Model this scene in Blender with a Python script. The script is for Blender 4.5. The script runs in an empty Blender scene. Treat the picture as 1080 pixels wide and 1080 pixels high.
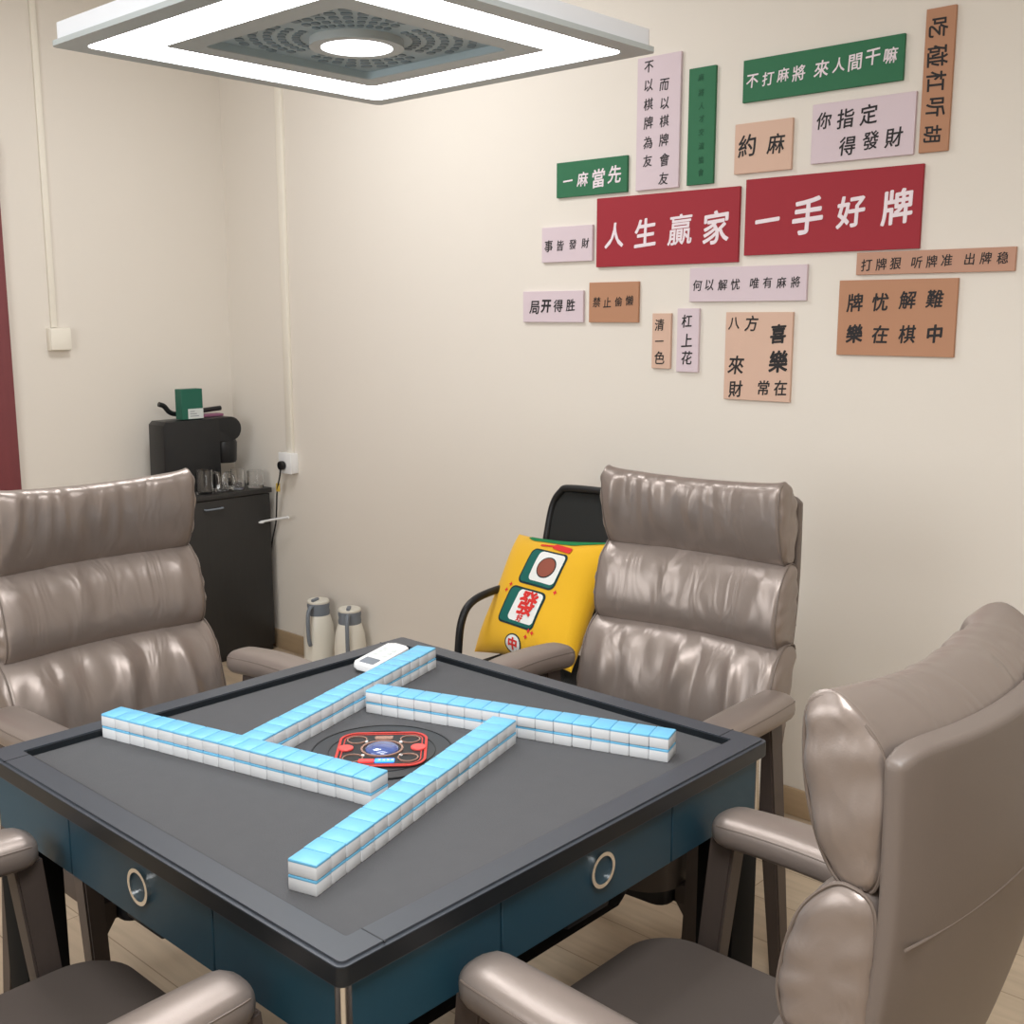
import bpy, bmesh, math, random
from mathutils import Vector, Matrix, Euler
from math import pi, sin, cos, radians, sqrt
random.seed(7)
sc = bpy.context.scene
COL = sc.collection

# ------------------------------------------------------------ camera, light, exposure
cam_d = bpy.data.cameras.new('camera'); cam = bpy.data.objects.new('camera', cam_d); COL.objects.link(cam)
YAW, PIT = 0.74208, 0.17186
cam.location = (-1.21703, -1.42264, 1.51360)
fwd = Vector((cos(YAW)*cos(PIT), sin(YAW)*cos(PIT), -sin(PIT)))
cam.rotation_euler = fwd.to_track_quat('-Z', 'Y').to_euler()
cam_d.sensor_width = 36; cam_d.sensor_fit = 'HORIZONTAL'; cam_d.lens = 36*1186.8/1080
cam_d.clip_start = .02
sc.camera = cam
sc.view_settings.view_transform = 'Standard'; sc.view_settings.look = 'None'
sc.view_settings.exposure = 0.62; sc.view_settings.gamma = 1; sc.view_settings.use_curve_mapping = False
w = bpy.data.worlds.new('world'); sc.world = w; w.use_nodes = True
w.node_tree.nodes['Background'].inputs[0].default_value = (.8, .88, 1, 1)
w.node_tree.nodes['Background'].inputs[1].default_value = .6

def area(name, loc, size, power, color, target=None, rot=None):
    d = bpy.data.lights.new(name, 'AREA'); d.shape = 'RECTANGLE'; d.size, d.size_y = size; d.energy = power; d.color = color
    o = bpy.data.objects.new(name, d); COL.objects.link(o); o.location = loc
    if target is not None: o.rotation_euler = (Vector(target)-Vector(loc)).to_track_quat('-Z', 'Y').to_euler()
    if rot is not None: o.rotation_euler = rot
    return o
# added, unseen area lights under the ceiling, filling in beside the pendant
area('added_ceiling_fill', (-1.0, -1.3, 2.84), (.9, .9), 36, (.97, .985, 1), rot=(0, 0, 0))
area('added_ceiling_fill', (.75, 1.6, 2.84), (.6, .6), 14, (.97, .985, 1), rot=(0, 0, 0))
# added cool fill from the left, as if from an assumed, unmodelled window
area('added_side_fill', (-2.2, .6, 1.7), (1.5, 1.3), 22, (.93, .97, 1), rot=(pi/2, 0, -pi/2))

# ------------------------------------------------------------ materials
def nodes(m): return m.node_tree.nodes, m.node_tree.links
def mat(name, col, rough=.5, metal=0, spec=.5, bump=0, bscale=60, var=0, vscale=6, coat=0, sheen=0, emit=None, estr=0, trans=0, ior=1.45, aniso=False, stretch=None, sss=0):
    m = bpy.data.materials.new(name); m.use_nodes = True; N, L = nodes(m); b = N['Principled BSDF']
    b.inputs['Base Color'].default_value = (*col, 1); b.inputs['Roughness'].default_value = rough
    b.inputs['Metallic'].default_value = metal; b.inputs['Specular IOR Level'].default_value = spec
    b.inputs['Coat Weight'].default_value = coat; b.inputs['Sheen Weight'].default_value = sheen
    b.inputs['Transmission Weight'].default_value = trans; b.inputs['IOR'].default_value = ior
    if sss: b.inputs['Subsurface Weight'].default_value = sss; b.inputs['Subsurface Radius'].default_value = (.01, .01, .01)
    if emit: b.inputs['Emission Color'].default_value = (*emit, 1); b.inputs['Emission Strength'].default_value = estr
    tc = N.new('ShaderNodeTexCoord'); mp = N.new('ShaderNodeMapping'); L.new(tc.outputs['Object'], mp.inputs[0])
    if stretch: mp.inputs['Scale'].default_value = stretch
    if var:
        n = N.new('ShaderNodeTexNoise'); n.inputs['Scale'].default_value = vscale; n.inputs['Detail'].default_value = 5; L.new(mp.outputs[0], n.inputs['Vector'])
        r = N.new('ShaderNodeMapRange'); r.inputs[3].default_value = 1-var; r.inputs[4].default_value = 1+var; L.new(n.outputs[0], r.inputs[0])
        h = N.new('ShaderNodeMix'); h.data_type = 'RGBA'; h.blend_type = 'MULTIPLY'; h.inputs[0].default_value = 1
        h.inputs[6].default_value = (*col, 1); L.new(r.outputs[0], h.inputs[7]); L.new(h.outputs[2], b.inputs['Base Color'])
    if bump:
        n = N.new('ShaderNodeTexNoise'); n.inputs['Scale'].default_value = bscale; n.inputs['Detail'].default_value = 4; L.new(mp.outputs[0], n.inputs['Vector'])
        bp = N.new('ShaderNodeBump'); bp.inputs['Strength'].default_value = bump; bp.inputs['Distance'].default_value = .002
        L.new(n.outputs[0], bp.inputs['Height']); L.new(bp.outputs[0], b.inputs['Normal'])
    return m
def srgb(r, g, b):
    f = lambda c: (c/255/12.92) if c/255 <= .04045 else ((c/255+.055)/1.055)**2.4
    return (f(r), f(g), f(b))

M = {}
M['wall'] = mat('wall_paint', srgb(229, 222, 212), .75, bump=.12, bscale=90, var=.012, vscale=2, spec=.3)
M['ceiling'] = mat('ceiling_paint', (.86, .85, .82), .8)
M['baseboard'] = mat('baseboard_wood', srgb(176, 152, 122), .45, var=.1, vscale=12, stretch=(8, 1, 8))
M['door'] = mat('door_frame_wood', srgb(122, 62, 66), .4, var=.15, vscale=10, stretch=(6, 6, .6))
M['plastic_white'] = mat('white_plastic', srgb(238, 238, 238), .4)
M['trunk'] = mat('trunking_plastic', srgb(238, 232, 219), .5)
M['leather'] = mat('taupe_leather', srgb(146, 134, 127), .36, metal=.45, spec=.6, bump=.06, bscale=420, var=.05, vscale=5, coat=0)
def creases(m, sc_=(1, 1, 1), s=9, dist=.010, st=.55):
    N, L = nodes(m); b = N['Principled BSDF']; prev = b.inputs['Normal'].links[0].from_socket
    tc = N.new('ShaderNodeTexCoord'); mp = N.new('ShaderNodeMapping'); mp.inputs['Scale'].default_value = sc_; L.new(tc.outputs['Object'], mp.inputs[0])
    n = N.new('ShaderNodeTexNoise'); n.inputs['Scale'].default_value = s; n.inputs['Detail'].default_value = 2; n.inputs['Distortion'].default_value = .8; L.new(mp.outputs[0], n.inputs['Vector'])
    bp = N.new('ShaderNodeBump'); bp.inputs['Strength'].default_value = st; bp.inputs['Distance'].default_value = dist
    L.new(n.outputs[0], bp.inputs['Height']); L.new(prev, bp.inputs['Normal']); L.new(bp.outputs[0], b.inputs['Normal'])
M['leather_cushion'] = mat('taupe_leather_cushion', srgb(146, 134, 127), .36, metal=.45, spec=.6, bump=.06, bscale=420, var=.05, vscale=5, coat=0)
creases(M['leather_cushion'], (1, 1.6, .7), 9, .012, .6)
M['leather_back'] = mat('taupe_leather_smooth', srgb(112, 101, 94), .42, spec=.5, bump=.08, bscale=500, var=.04, vscale=4)
M['piping'] = mat('leather_piping', srgb(112, 100, 92), .45)
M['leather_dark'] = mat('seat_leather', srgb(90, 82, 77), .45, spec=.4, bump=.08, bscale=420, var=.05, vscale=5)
M['chairwood'] = mat('taupe_wood', srgb(78, 68, 63), .5, var=.12, vscale=14, stretch=(5, 5, .5))
M['rim'] = mat('table_rim', srgb(66, 70, 77), .38, spec=.5, bump=.05, bscale=500)
M['rimdark'] = mat('table_edge_black', srgb(22, 27, 32), .4)
M['felt'] = mat('felt_grey', srgb(88, 88, 90), .95, bump=.3, bscale=600, var=.05, vscale=30, spec=.15)
M['teal'] = mat('teal_lacquer', srgb(34, 68, 84), .4, spec=.5, var=.03, vscale=4)
M['chrome'] = mat('chrome', (.78, .78, .77), .16, metal=1)
M['black'] = mat('black_plastic', srgb(24, 25, 28), .45)
M['blackmetal'] = mat('black_metal', srgb(34, 35, 37), .4, metal=.2)
M['tilewhite'] = mat('tile_ivory', srgb(222, 224, 226), .3, spec=.5, sss=.1)
M['tileblue'] = mat('tile_blue', srgb(112, 184, 222), .4)
M['disc'] = mat('console_dark', srgb(52, 54, 57), .45)
M['disc2'] = mat('console_darker', srgb(30, 31, 33), .5)
M['red'] = mat('console_red', srgb(205, 58, 50), .35)
M['tleg'] = mat('leg_black', srgb(16, 17, 18), .7, spec=.15)
M['redlight'] = mat('console_button', srgb(226, 84, 80), .35)
M['glassblue'] = mat('dome_glass', srgb(70, 90, 150), .08, spec=.8, coat=1)
M['led_blue'] = mat('led_strip_blue', (.02, .1, .8), .3, emit=(.05, .25, 1), estr=1.6)
M['led_red'] = mat('led_strip_red', (.8, .03, .03), .3, emit=(1, .05, .05), estr=1.0)
M['copper'] = mat('ring_copper', srgb(190, 150, 135), .25, metal=.6)
M['cabinet'] = mat('black_wood_veneer', srgb(46, 45, 44), .42, var=.18, vscale=14, stretch=(6, 6, .5))
M['coffee'] = mat('machine_black', srgb(30, 31, 33), .35, spec=.5)
M['greenbox'] = mat('green_card', srgb(28, 96, 78), .5)
M['pink'] = mat('pink_card', srgb(150, 96, 124), .5)
M['label'] = mat('pale_label', srgb(206, 212, 210), .5)
M['glass'] = mat('clear_glass', (1, 1, 1), .02, trans=1, ior=1.45)
M['thermos'] = mat('thermos_white', srgb(230, 226, 214), .3)
M['thermos_grey'] = mat('thermos_grey', srgb(122, 130, 140), .45)
M['yellow'] = mat('pillow_yellow', srgb(238, 184, 26), .8, bump=.3, bscale=300, var=.03, vscale=8, sheen=.2)
M['pgreen'] = mat('pillow_green', srgb(16, 132, 74), .8, bump=.3, bscale=300)
M['pteal'] = mat('print_teal', srgb(16, 100, 92), .8)
M['pwhite'] = mat('print_white', srgb(238, 240, 238), .8)
M['pred'] = mat('print_red', srgb(222, 52, 48), .8)
M['pbrown'] = mat('print_brown', srgb(150, 82, 66), .8)
M['pink_line'] = mat('print_outline', srgb(22, 48, 52), .8)
M['mesh_black'] = mat('black_mesh_fabric', srgb(30, 32, 32), .7, bump=.6, bscale=900, var=.1, vscale=3)
M['lampbody'] = mat('lamp_body', srgb(214, 216, 220), .4)
M['lampborder'] = mat('lamp_border', srgb(168, 174, 174), .35)
M['lampgrey'] = mat('lamp_panel_grey', srgb(160, 176, 182), .45)
M['lampvent'] = mat('lamp_vent_dark', srgb(112, 128, 136), .5)
M['led'] = mat('lamp_led', (1, 1, 1), .5, emit=(.97, .985, 1), estr=10)
M['led_down'] = mat('lamp_downlight', (1, 1, 1), .5, emit=(.97, .985, 1), estr=8)
M['plugblack'] = mat('plug_black', srgb(20, 20, 22), .4)
M['tagyellow'] = mat('tag_yellow', srgb(214, 180, 80), .5)
M['s_red'] = mat('sign_red', srgb(158, 40, 52), .7, var=.02)
M['s_green'] = mat('sign_green', srgb(46, 110, 76), .7, var=.02)
M['s_lilac'] = mat('sign_lilac', srgb(216, 199, 206), .7, var=.015)
M['s_kraft'] = mat('sign_kraft', srgb(182, 134, 104), .7, var=.02)
M['s_tan'] = mat('sign_tan', srgb(190, 146, 124), .7, var=.02)
M['s_peach'] = mat('sign_peach', srgb(214, 180, 160), .7, var=.02)
M['ink'] = mat('ink_black', srgb(40, 38, 40), .7)
M['ink_white'] = mat('ink_white', srgb(240, 226, 232), .7)
M['ink_green'] = mat('ink_dark_green', srgb(34, 88, 62), .7)

def floor_mat():
    m = bpy.data.materials.new('floor_planks'); m.use_nodes = True; N, L = nodes(m); b = N['Principled BSDF']
    tc = N.new('ShaderNodeTexCoord'); mp = N.new('ShaderNodeMapping'); L.new(tc.outputs['Object'], mp.inputs[0]); mp.inputs['Rotation'].default_value = (0, 0, pi/2)
    br = N.new('ShaderNodeTexBrick'); L.new(mp.outputs[0], br.inputs['Vector'])
    br.inputs['Scale'].default_value = 1; br.inputs['Brick Width'].default_value = 1.2; br.inputs['Row Height'].default_value = .18
    br.inputs['Mortar Size'].default_value = .0015; br.inputs['Color1'].default_value = (*srgb(194, 176, 152), 1); br.inputs['Color2'].default_value = (*srgb(180, 160, 136), 1)
    br.inputs['Mortar'].default_value = (*srgb(140, 122, 100), 1)
    mp2 = N.new('ShaderNodeMapping'); L.new(tc.outputs['Object'], mp2.inputs[0]); mp2.inputs['Scale'].default_value = (14, 1.2, 1)
    n = N.new('ShaderNodeTexNoise'); n.inputs['Scale'].default_value = 2.2; n.inputs['Detail'].default_value = 7; n.inputs['Distortion'].default_value = .6; L.new(mp2.outputs[0], n.inputs['Vector'])
    r = N.new('ShaderNodeMapRange'); r.inputs[1].default_value = .3; r.inputs[2].default_value = .7; r.inputs[3].default_value = .84; r.inputs[4].default_value = 1.08; L.new(n.outputs[0], r.inputs[0])
    h = N.new('ShaderNodeMix'); h.data_type = 'RGBA'; h.blend_type = 'MULTIPLY'; h.inputs[0].default_value = 1
    L.new(br.outputs['Color'], h.inputs[6]); L.new(r.outputs[0], h.inputs[7]); L.new(h.outputs[2], b.inputs['Base Color'])
    b.inputs['Roughness'].default_value = .42
    return m
M['floor'] = floor_mat()

# ------------------------------------------------------------ helpers
def link(name, bm, m, parent=None, smooth=True, loc=None, rot=None):
    me = bpy.data.meshes.new(name)
    bmesh.ops.recalc_face_normals(bm, faces=bm.faces[:])
    bm.to_mesh(me); bm.free()
    for mm in (m if isinstance(m, (list, tuple)) else [m]): me.materials.append(M[mm])
    if smooth:
        for p in me.polygons: p.use_smooth = True
        try: me.set_sharp_from_angle(angle=radians(38))
        except Exception: pass
    o = bpy.data.objects.new(name, me); COL.objects.link(o)
    if parent: o.parent = parent
    if loc: o.location = loc
    if rot: o.rotation_euler = rot
    return o
def tag(o, label, cat, group=None):
    o['label'] = label; o['category'] = cat
    if group: o['group'] = group
    return o
def thing(name, label, cat, loc=(0, 0, 0), rz=0, group=None):
    o = bpy.data.objects.new(name, None); COL.objects.link(o); o.location = loc; o.rotation_euler = (0, 0, rz); o.empty_display_size = .1
    return tag(o, label, cat, group)
def struct(o): o['kind'] = 'structure'; return o
def copy_tree(o, parent=None):
    c = o.copy(); COL.objects.link(c); c.parent = parent
    for ch in [x for x in o.children]: copy_tree(ch, c)
    return c

def box(bm, x0, x1, y0, y1, z0, z1, bev=0, seg=2, mi=0, mtx=None):
    g = bmesh.ops.create_cube(bm, size=1); vs = g['verts']
    for v in vs: v.co = Vector(((x0+x1)/2+v.co.x*(x1-x0), (y0+y1)/2+v.co.y*(y1-y0), (z0+z1)/2+v.co.z*(z1-z0)))
    if bev:
        es = list({e for v in vs for e in v.link_edges})
        r = bmesh.ops.bevel(bm, geom=es, offset=bev, segments=seg, profile=.5, affect='EDGES')
        vs = list({v for f in r['faces'] for v in f.verts} | {v for v in vs if v.is_valid})
    if mi:
        for f in {f for v in vs for f in v.link_faces}: f.material_index = mi
    if mtx is not None:
        for v in vs: v.co = mtx @ v.co
    return vs
def prism(bm, pts, z0, z1, bev=0, seg=2, mtx=None, mi=0):
    a = [bm.verts.new((x, y, z0)) for x, y in pts]; b = [bm.verts.new((x, y, z1)) for x, y in pts]
    n = len(pts); fs = [bm.faces.new(a[::-1]), bm.faces.new(b)]
    for i in range(n): fs.append(bm.faces.new((a[i], a[(i+1) % n], b[(i+1) % n], b[i])))
    for f in fs: f.material_index = mi
    vs = a+b
    if bev:
        es = [e for e in set(fs[0].edges) | set(fs[1].edges)]
        r = bmesh.ops.bevel(bm, geom=es, offset=bev, segments=seg, profile=.5, affect='EDGES')
        vs = list({v for f in r['faces'] for v in f.verts} | {v for v in vs if v.is_valid})
    if mtx is not None:
        for v in vs: v.co = mtx @ v.co
    return vs
def rrect(w, h, r, n=6, cx=0, cy=0):
    P = []
    for sx, sy, a0 in ((1, 1, 0), (-1, 1, pi/2), (-1, -1, pi), (1, -1, 3*pi/2)):
        for i in range(n+1):
            a = a0+pi/2*i/n; P.append((cx+sx*(w/2-r)+r*cos(a), cy+sy*(h/2-r)+r*sin(a)))
    return P
def ring_prism(bm, outer, inner, z0, z1, mtx=None):
    n = len(outer); A = []
    for z in (z0, z1): A.append(([bm.verts.new((x, y, z)) for x, y in outer], [bm.verts.new((x, y, z)) for x, y in inner]))
    for i in range(n):
        j = (i+1) % n
        bm.faces.new((A[1][0][i], A[1][0][j], A[1][1][j], A[1][1][i])); bm.faces.new((A[0][0][j], A[0][0][i], A[0][1][i], A[0][1][j]))
        bm.faces.new((A[0][0][i], A[0][0][j], A[1][0][j], A[1][0][i])); bm.faces.new((A[0][1][j], A[0][1][i], A[1][1][i], A[1][1][j]))
    if mtx is not None:
        for s in A:
            for l in s:
                for v in l: v.co = mtx @ v.co
def circ(r, n=32, cx=0, cy=0): return [(cx+r*cos(2*pi*i/n), cy+r*sin(2*pi*i/n)) for i in range(n)]
def tube(bm, pts, r, n=8, closed=False, ry=None):
    P = [Vector(p) for p in pts]; R = r if isinstance(r, (list, tuple)) else [r]*len(P); rings = []; up = None
    for i, p in enumerate(P):
        if closed: t = (P[(i+1) % len(P)]-P[i-1]).normalized()
        else: t = (P[min(i+1, len(P)-1)]-P[max(i-1, 0)]).normalized()
        if up is None: up = Vector((0, 0, 1)) if abs(t.z) < .9 else Vector((1, 0, 0))
        a = t.cross(up).normalized(); up = a.cross(t).normalized()
        rings.append([bm.verts.new(p+a*R[i]*cos(2*pi*k/n)+up*(ry or 1)*R[i]*sin(2*pi*k/n)) for k in range(n)])
    m = len(rings)
    for i in range(m if closed else m-1):
        A, B = rings[i], rings[(i+1) % m]
        for k in range(n): bm.faces.new((A[k], A[(k+1) % n], B[(k+1) % n], B[k]))
    if not closed: bm.faces.new(rings[0][::-1]); bm.faces.new(rings[-1])
def spline(ctrl, k=8):
    P = [Vector(c) for c in ctrl]; P = [2*P[0]-P[1]]+P+[2*P[-1]-P[-2]]; out = []
    for i in range(1, len(P)-2):
        for s in range(k):
            t = s/k; a, b, c, d = P[i-1:i+3]
            out.append(.5*((2*b)+(c-a)*t+(2*a-5*b+4*c-d)*t*t+(3*b-a-3*c+d)*t**3))
    out.append(P[-2]); return out
def lathe(bm, prof, n=36, c=(0, 0, 0)):
    rings = [[bm.verts.new((c[0]+r*cos(2*pi*k/n), c[1]+r*sin(2*pi*k/n), c[2]+z)) for k in range(n)] for r, z in prof]
    for A, B in zip(rings, rings[1:]):
        for k in range(n): bm.faces.new((A[k], A[(k+1) % n], B[(k+1) % n], B[k]))
    if prof[0][0] > 1e-4: bm.faces.new(rings[0][::-1])
    if prof[-1][0] > 1e-4: bm.faces.new(rings[-1])
    bmesh.ops.remove_doubles(bm, verts=bm.verts[:], dist=1e-6)

# ------------------------------------------------------------ the room
XW, YW, X0, Y0, H = 1.775, 3.087, -2.6, -3.0, 2.9
def quadbox(name, x0, x1, y0, y1, z0, z1, m): 
    bm = bmesh.new(); box(bm, x0, x1, y0, y1, z0, z1); return struct(link(name, bm, m, smooth=False))
quadbox('floor', X0, XW, Y0, YW, -.1, 0, 'floor')
quadbox('ceiling', X0, XW, Y0, YW, H, H+.1, 'ceiling')
quadbox('wall_right', XW, XW+.1, Y0, YW+.1, -.1, H+.1, 'wall')
quadbox('wall_left', X0-.1, XW, YW, YW+.1, -.1, H+.1, 'wall')
quadbox('wall_back', X0-.1, XW+.1, Y0-.1, Y0, -.1, H+.1, 'wall')
quadbox('wall_front', X0-.1, X0, Y0, YW, -.1, H+.1, 'wall')
bm = bmesh.new(); box(bm, XW-.012, XW, Y0, YW, 0, .088, .003); struct(link('baseboard_right', bm, 'baseboard'))
bm = bmesh.new(); box(bm, .76, XW-.012, YW-.012, YW, 0, .088, .003); struct(link('baseboard_left', bm, 'baseboard'))
# door frame on the left wall
bm = bmesh.new()
box(bm, .64, .752, YW-.03, YW, 0, 2.12, .006); box(bm, -.36, -.244, YW-.03, YW, 0, 2.12, .006); box(bm, -.36, .756, YW-.03, YW, 2.06, 2.17, .006)
d = struct(link('door_1', bm, 'door'))
bm = bmesh.new(); box(bm, -.244, .64, YW-.012, YW, .005, 2.06, .002)
for zz in ((.25, .95), (1.1, 1.9)): box(bm, -.1, .5, YW-.02, YW-.011, *zz, .006)
link('door_leaf', bm, 'door', d)
# ------------------------------------------------------------ the mahjong table
T = thing('mahjong_table', 'automatic mahjong table with teal side panels and sunken grey playing surface', 'table', (0, 0, 0))
HS, IN, ZR, ZS = .48, .434, .78, .767
bm = bmesh.new()
o = rrect(2*HS, 2*HS, .012, 4); o2 = rrect(2*HS-.012, 2*HS-.012, .008, 4); inn = rrect(2*IN, 2*IN, .004, 4)
ring_prism(bm, o2, inn, ZR-.03, ZR)
ring_prism(bm, o, o2, ZR-.03, ZR-.0035)
link('rim', bm, 'rim', T)
bm = bmesh.new(); ring_prism(bm, rrect(2*HS-.003, 2*HS-.003, .012, 4), rrect(.92, .92, .01, 4), ZR-.0285, ZR-.0045)
# black edge band wraps the rim just below its top
for v in bm.verts: v.co.x *= 1.0045; v.co.y *= 1.0045
link('edge_band', bm, 'rimdark', T)
bm = bmesh.new(); ring_prism(bm, rrect(2*IN+.0005, 2*IN+.0005, .004, 4), rrect(2*IN-.006, 2*IN-.006, .004, 4), ZS, ZR-.002)
link('inner_edge_strip', bm, 'rimdark', T)
# thin seams across the rim at the corners (corner pieces)
for k in range(4):
    Rz = Matrix.Rotation(k*pi/2, 4, 'Z'); bm = bmesh.new()
    box(bm, -.4105, -.409, -HS+.002, -IN, ZR-.001, ZR+.0004, mtx=Rz)
    link('corner_seam', bm, 'rimdark', T, smooth=False)
bm = bmesh.new(); prism(bm, rrect(2*IN-.001, 2*IN-.001, .003, 2), ZS-.02, ZS); link('playing_surface', bm, 'felt', T, smooth=False)
# side panels with a drawer front and chrome ring handle
for k in range(4):
    Rz = Matrix.Rotation(k*pi/2, 4, 'Z')
    bm = bmesh.new()
    for a, b in ((-.457, -.2015), (-.1985, .1985), (.2015, .457)):
        box(bm, a, b, -.471, -.455, .648, .7515, .0012, 1, mtx=Rz)
    pn = link('side_panel', bm, 'teal', T)
    bm = bmesh.new(); Mx = Rz @ Matrix.Translation((.015, -.471, .708)) @ Matrix.Rotation(pi/2, 4, 'X')
    ring_prism(bm, circ(.0275, 40), circ(.0215, 40), -.001, .006, Mx)
    rg = link('ring_handle', bm, 'chrome', pn)
    bm = bmesh.new(); lathe(bm, [(0, .001), (.0213, .001), (.0213, .0022), (0, .0022)], 40)
    for v in bm.verts: v.co = Mx @ v.co
    link('ring_inlay', bm, 'teal', rg)
    bm = bmesh.new(); prism(bm, rrect(.017, .017, .004, 3, -.4645, -.4645), .648, .7515, mtx=Rz)
    link('corner_trim', bm, 'chrome', T)
    bm = bmesh.new(); box(bm, -.472, -.395, -.472, -.395, 0, .63, .004, 2, mtx=Rz)
    lg = link('leg', bm, 'tleg', T)
bm = bmesh.new(); box(bm, -.44, .44, -.44, .44, .632, .747, .006); prism(bm, rrect(.66, .66, .08, 6), .50, .632, .01)
link('machine_housing', bm, 'tleg', T)
for k in range(4):
    bm = bmesh.new(); Rz = Matrix.Rotation(k*pi/2, 4, 'Z'); box(bm, -.05, .05, -.462, -.440, .632, .65, .004, mtx=Rz)
    link('panel_clip', bm, 'black', T)
# centre console, in (u, v): u to the right in the photograph, v away
CU = Matrix(((1/sqrt(2), 1/sqrt(2), 0, 0), (-1/sqrt(2), 1/sqrt(2), 0, 0), (0, 0, 1, ZS), (0, 0, 0, 1)))
bm = bmesh.new(); prism(bm, circ(.122, 64), -.002, .0025, .001, 1, mtx=CU); con = link('centre_console', bm, 'disc', T)
bm = bmesh.new(); ring_prism(bm, circ(.1235, 64), circ(.121, 64), -.001, .0035, CU); ring_prism(bm, circ(.0935, 64), circ(.0920, 64), .002, .0035, CU); link('outer_ring', bm, 'disc2', con)
bm = bmesh.new(); prism(bm, rrect(.156, .156, .034, 10), .002, .0055, .001, 1, mtx=CU); link('control_plate', bm, 'disc2', con)
bm = bmesh.new(); ring_prism(bm, rrect(.156, .156, .034, 10), rrect(.147, .147, .030, 10), .005, .0068, CU); ring_prism(bm, rrect(.139, .139, .026, 10), rrect(.135, .135, .024, 10), .005, .0062, CU)
link('red_border', bm, 'red', con)
bm = bmesh.new(); lathe(bm, [(.0295*cos(a), .0055+.009*sin(a)) for a in [i*pi/2/10 for i in range(11)]], 40)
for v in bm.verts: v.co = CU @ v.co
link('dome', bm, 'glassblue', con)
bm = bmesh.new(); ring_prism(bm, circ(.037, 48), circ(.0335, 48), .005, .0078, CU); link('copper_ring', bm, 'copper', con)
for (u, v) in ((-.047, .042), (.047, .042), (-.047, -.042), (.047, -.042)):
    bm = bmesh.new(); ring_prism(bm, circ(.018, 32, u, v), circ(.0158, 32, u, v), .005, .0075, CU); link('copper_ring', bm, 'copper', con)
for u in (-.063, .063):
    bm = bmesh.new(); prism(bm, circ(.0135, 28, u, .002), .005, .009, .001, 1, mtx=CU); link('red_button', bm, 'redlight', con)
for (u, v) in ((-.03, .034), (.031, .03), (-.031, -.03), (.034, -.03)):
    bm = bmesh.new(); prism(bm, circ(.0032, 12, u, v), .005, .0072, mtx=CU); link('indicator_dot', bm, 'pwhite', con)
bm = bmesh.new(); prism(bm, rrect(.033, .013, .002, 2, .008, -.0545), .005, .0078, mtx=CU); link('display', bm, 'led_blue', con)
bm = bmesh.new(); prism(bm, rrect(.026, .011, .002, 2, -.023, -.0545), .005, .0076, mtx=CU); link('display_red_section', bm, 'led_red', con)
bm = bmesh.new()
for i in range(4):
    u = -.003+i*.0072
    for (a, b, c, d_) in ((0, .005, .006, .0072), (0, .005, .0, .0012), (.002, .0032, 0, .0072)): box(bm, u+a, u+b, -.058+c, -.058+d_, .0078, .0083, mtx=CU)
link('display_characters', bm, 'pwhite', con, smooth=False)
bm = bmesh.new(); prism(bm, rrect(.032, .015, .003, 3, 0, .052), .005, .0066, mtx=CU); link('maker_plate', bm, 'copper', con)

# ------------------------------------------------------------ tiles
TW, TL, TH = .0352, .0462, .0225
bm = bmesh.new(); box(bm, -TW/2+.0002, TW/2-.0002, -TL/2, TL/2, 0, TH*.88, .0022, 2)
tile = link('mahjong_tile', bm, 'tilewhite')
bm = bmesh.new(); box(bm, -TW/2+.0002, TW/2-.0002, -TL/2, TL/2, TH*.76, TH-.0001, .0020, 2); link('blue_back', bm, 'tileblue', tile)
# (name, start of front edge, direction angle, side the width lies on)
rows = [('front wall', (-.387, -.316), math.atan2(.170, .575), +1, 'left'),
        ('left wall', (-.295, .424), math.atan2(-.598, .139), +1, 'outer'),
        ('back-left wall beside the remote', (-.177, .103), math.atan2(.176, .579), +1, 'left'),
        ('right wall', (.109, .173), math.atan2(-.555, .182), +1, 'inner')]
ordn = ['first', 'second', 'third', 'fourth', 'fifth', 'sixth', 'seventh', 'eighth', 'ninth', 'tenth', 'eleventh', 'twelfth', 'thirteenth', 'fourteenth', 'fifteenth', 'sixteenth', 'seventeenth']
first = True
for nm, st, ang, side, endn in rows:
    dx, dy = cos(ang), sin(ang); nx, ny = -dy*side, dx*side
    for lay in (0, 1):
        for i in range(17):
            s = TW*(i+.5)
            j1, j2 = random.uniform(-.0007, .0007), random.uniform(-.008, .008)
            x = st[0]+dx*s+nx*(TL/2+j1); y = st[1]+dy*s+ny*(TL/2+j1)
            t = tile if first else copy_tree(tile); first = False
            t.location = (x, y, ZS+lay*TH); t.rotation_euler = (0, 0, ang+j2*.5)
            tag(t, 'blue-backed mahjong tile, %s from %s end, %s layer, %s' % (ordn[i], endn, 'upper' if lay else 'lower', nm), 'tile', 'face-down mahjong tiles in four double-stacked walls')

# remote
R = thing('remote_control', 'white air-conditioner remote lying at the far left edge of the mahjong table', 'remote', (.336, .388, .7735), radians(19))
R.rotation_euler = (radians(7.0), 0, radians(19))
bm = bmesh.new(); prism(bm, rrect(.165, .052, .012, 6), 0, .014, .004, 3); link('shell', bm, 'plastic_white', R)
bm = bmesh.new(); prism(bm, rrect(.036, .034, .003, 3, -.052, 0), .0135, .0148); link('screen', bm, 'thermos_grey', R)
for i in range(3):
    for j in range(2): bm = bmesh.new(); prism(bm, rrect(.014, .009, .003, 3, -.01+i*.021, -.011+j*.022), .0135, .0150); link('button', bm, 'label', R)

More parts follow.
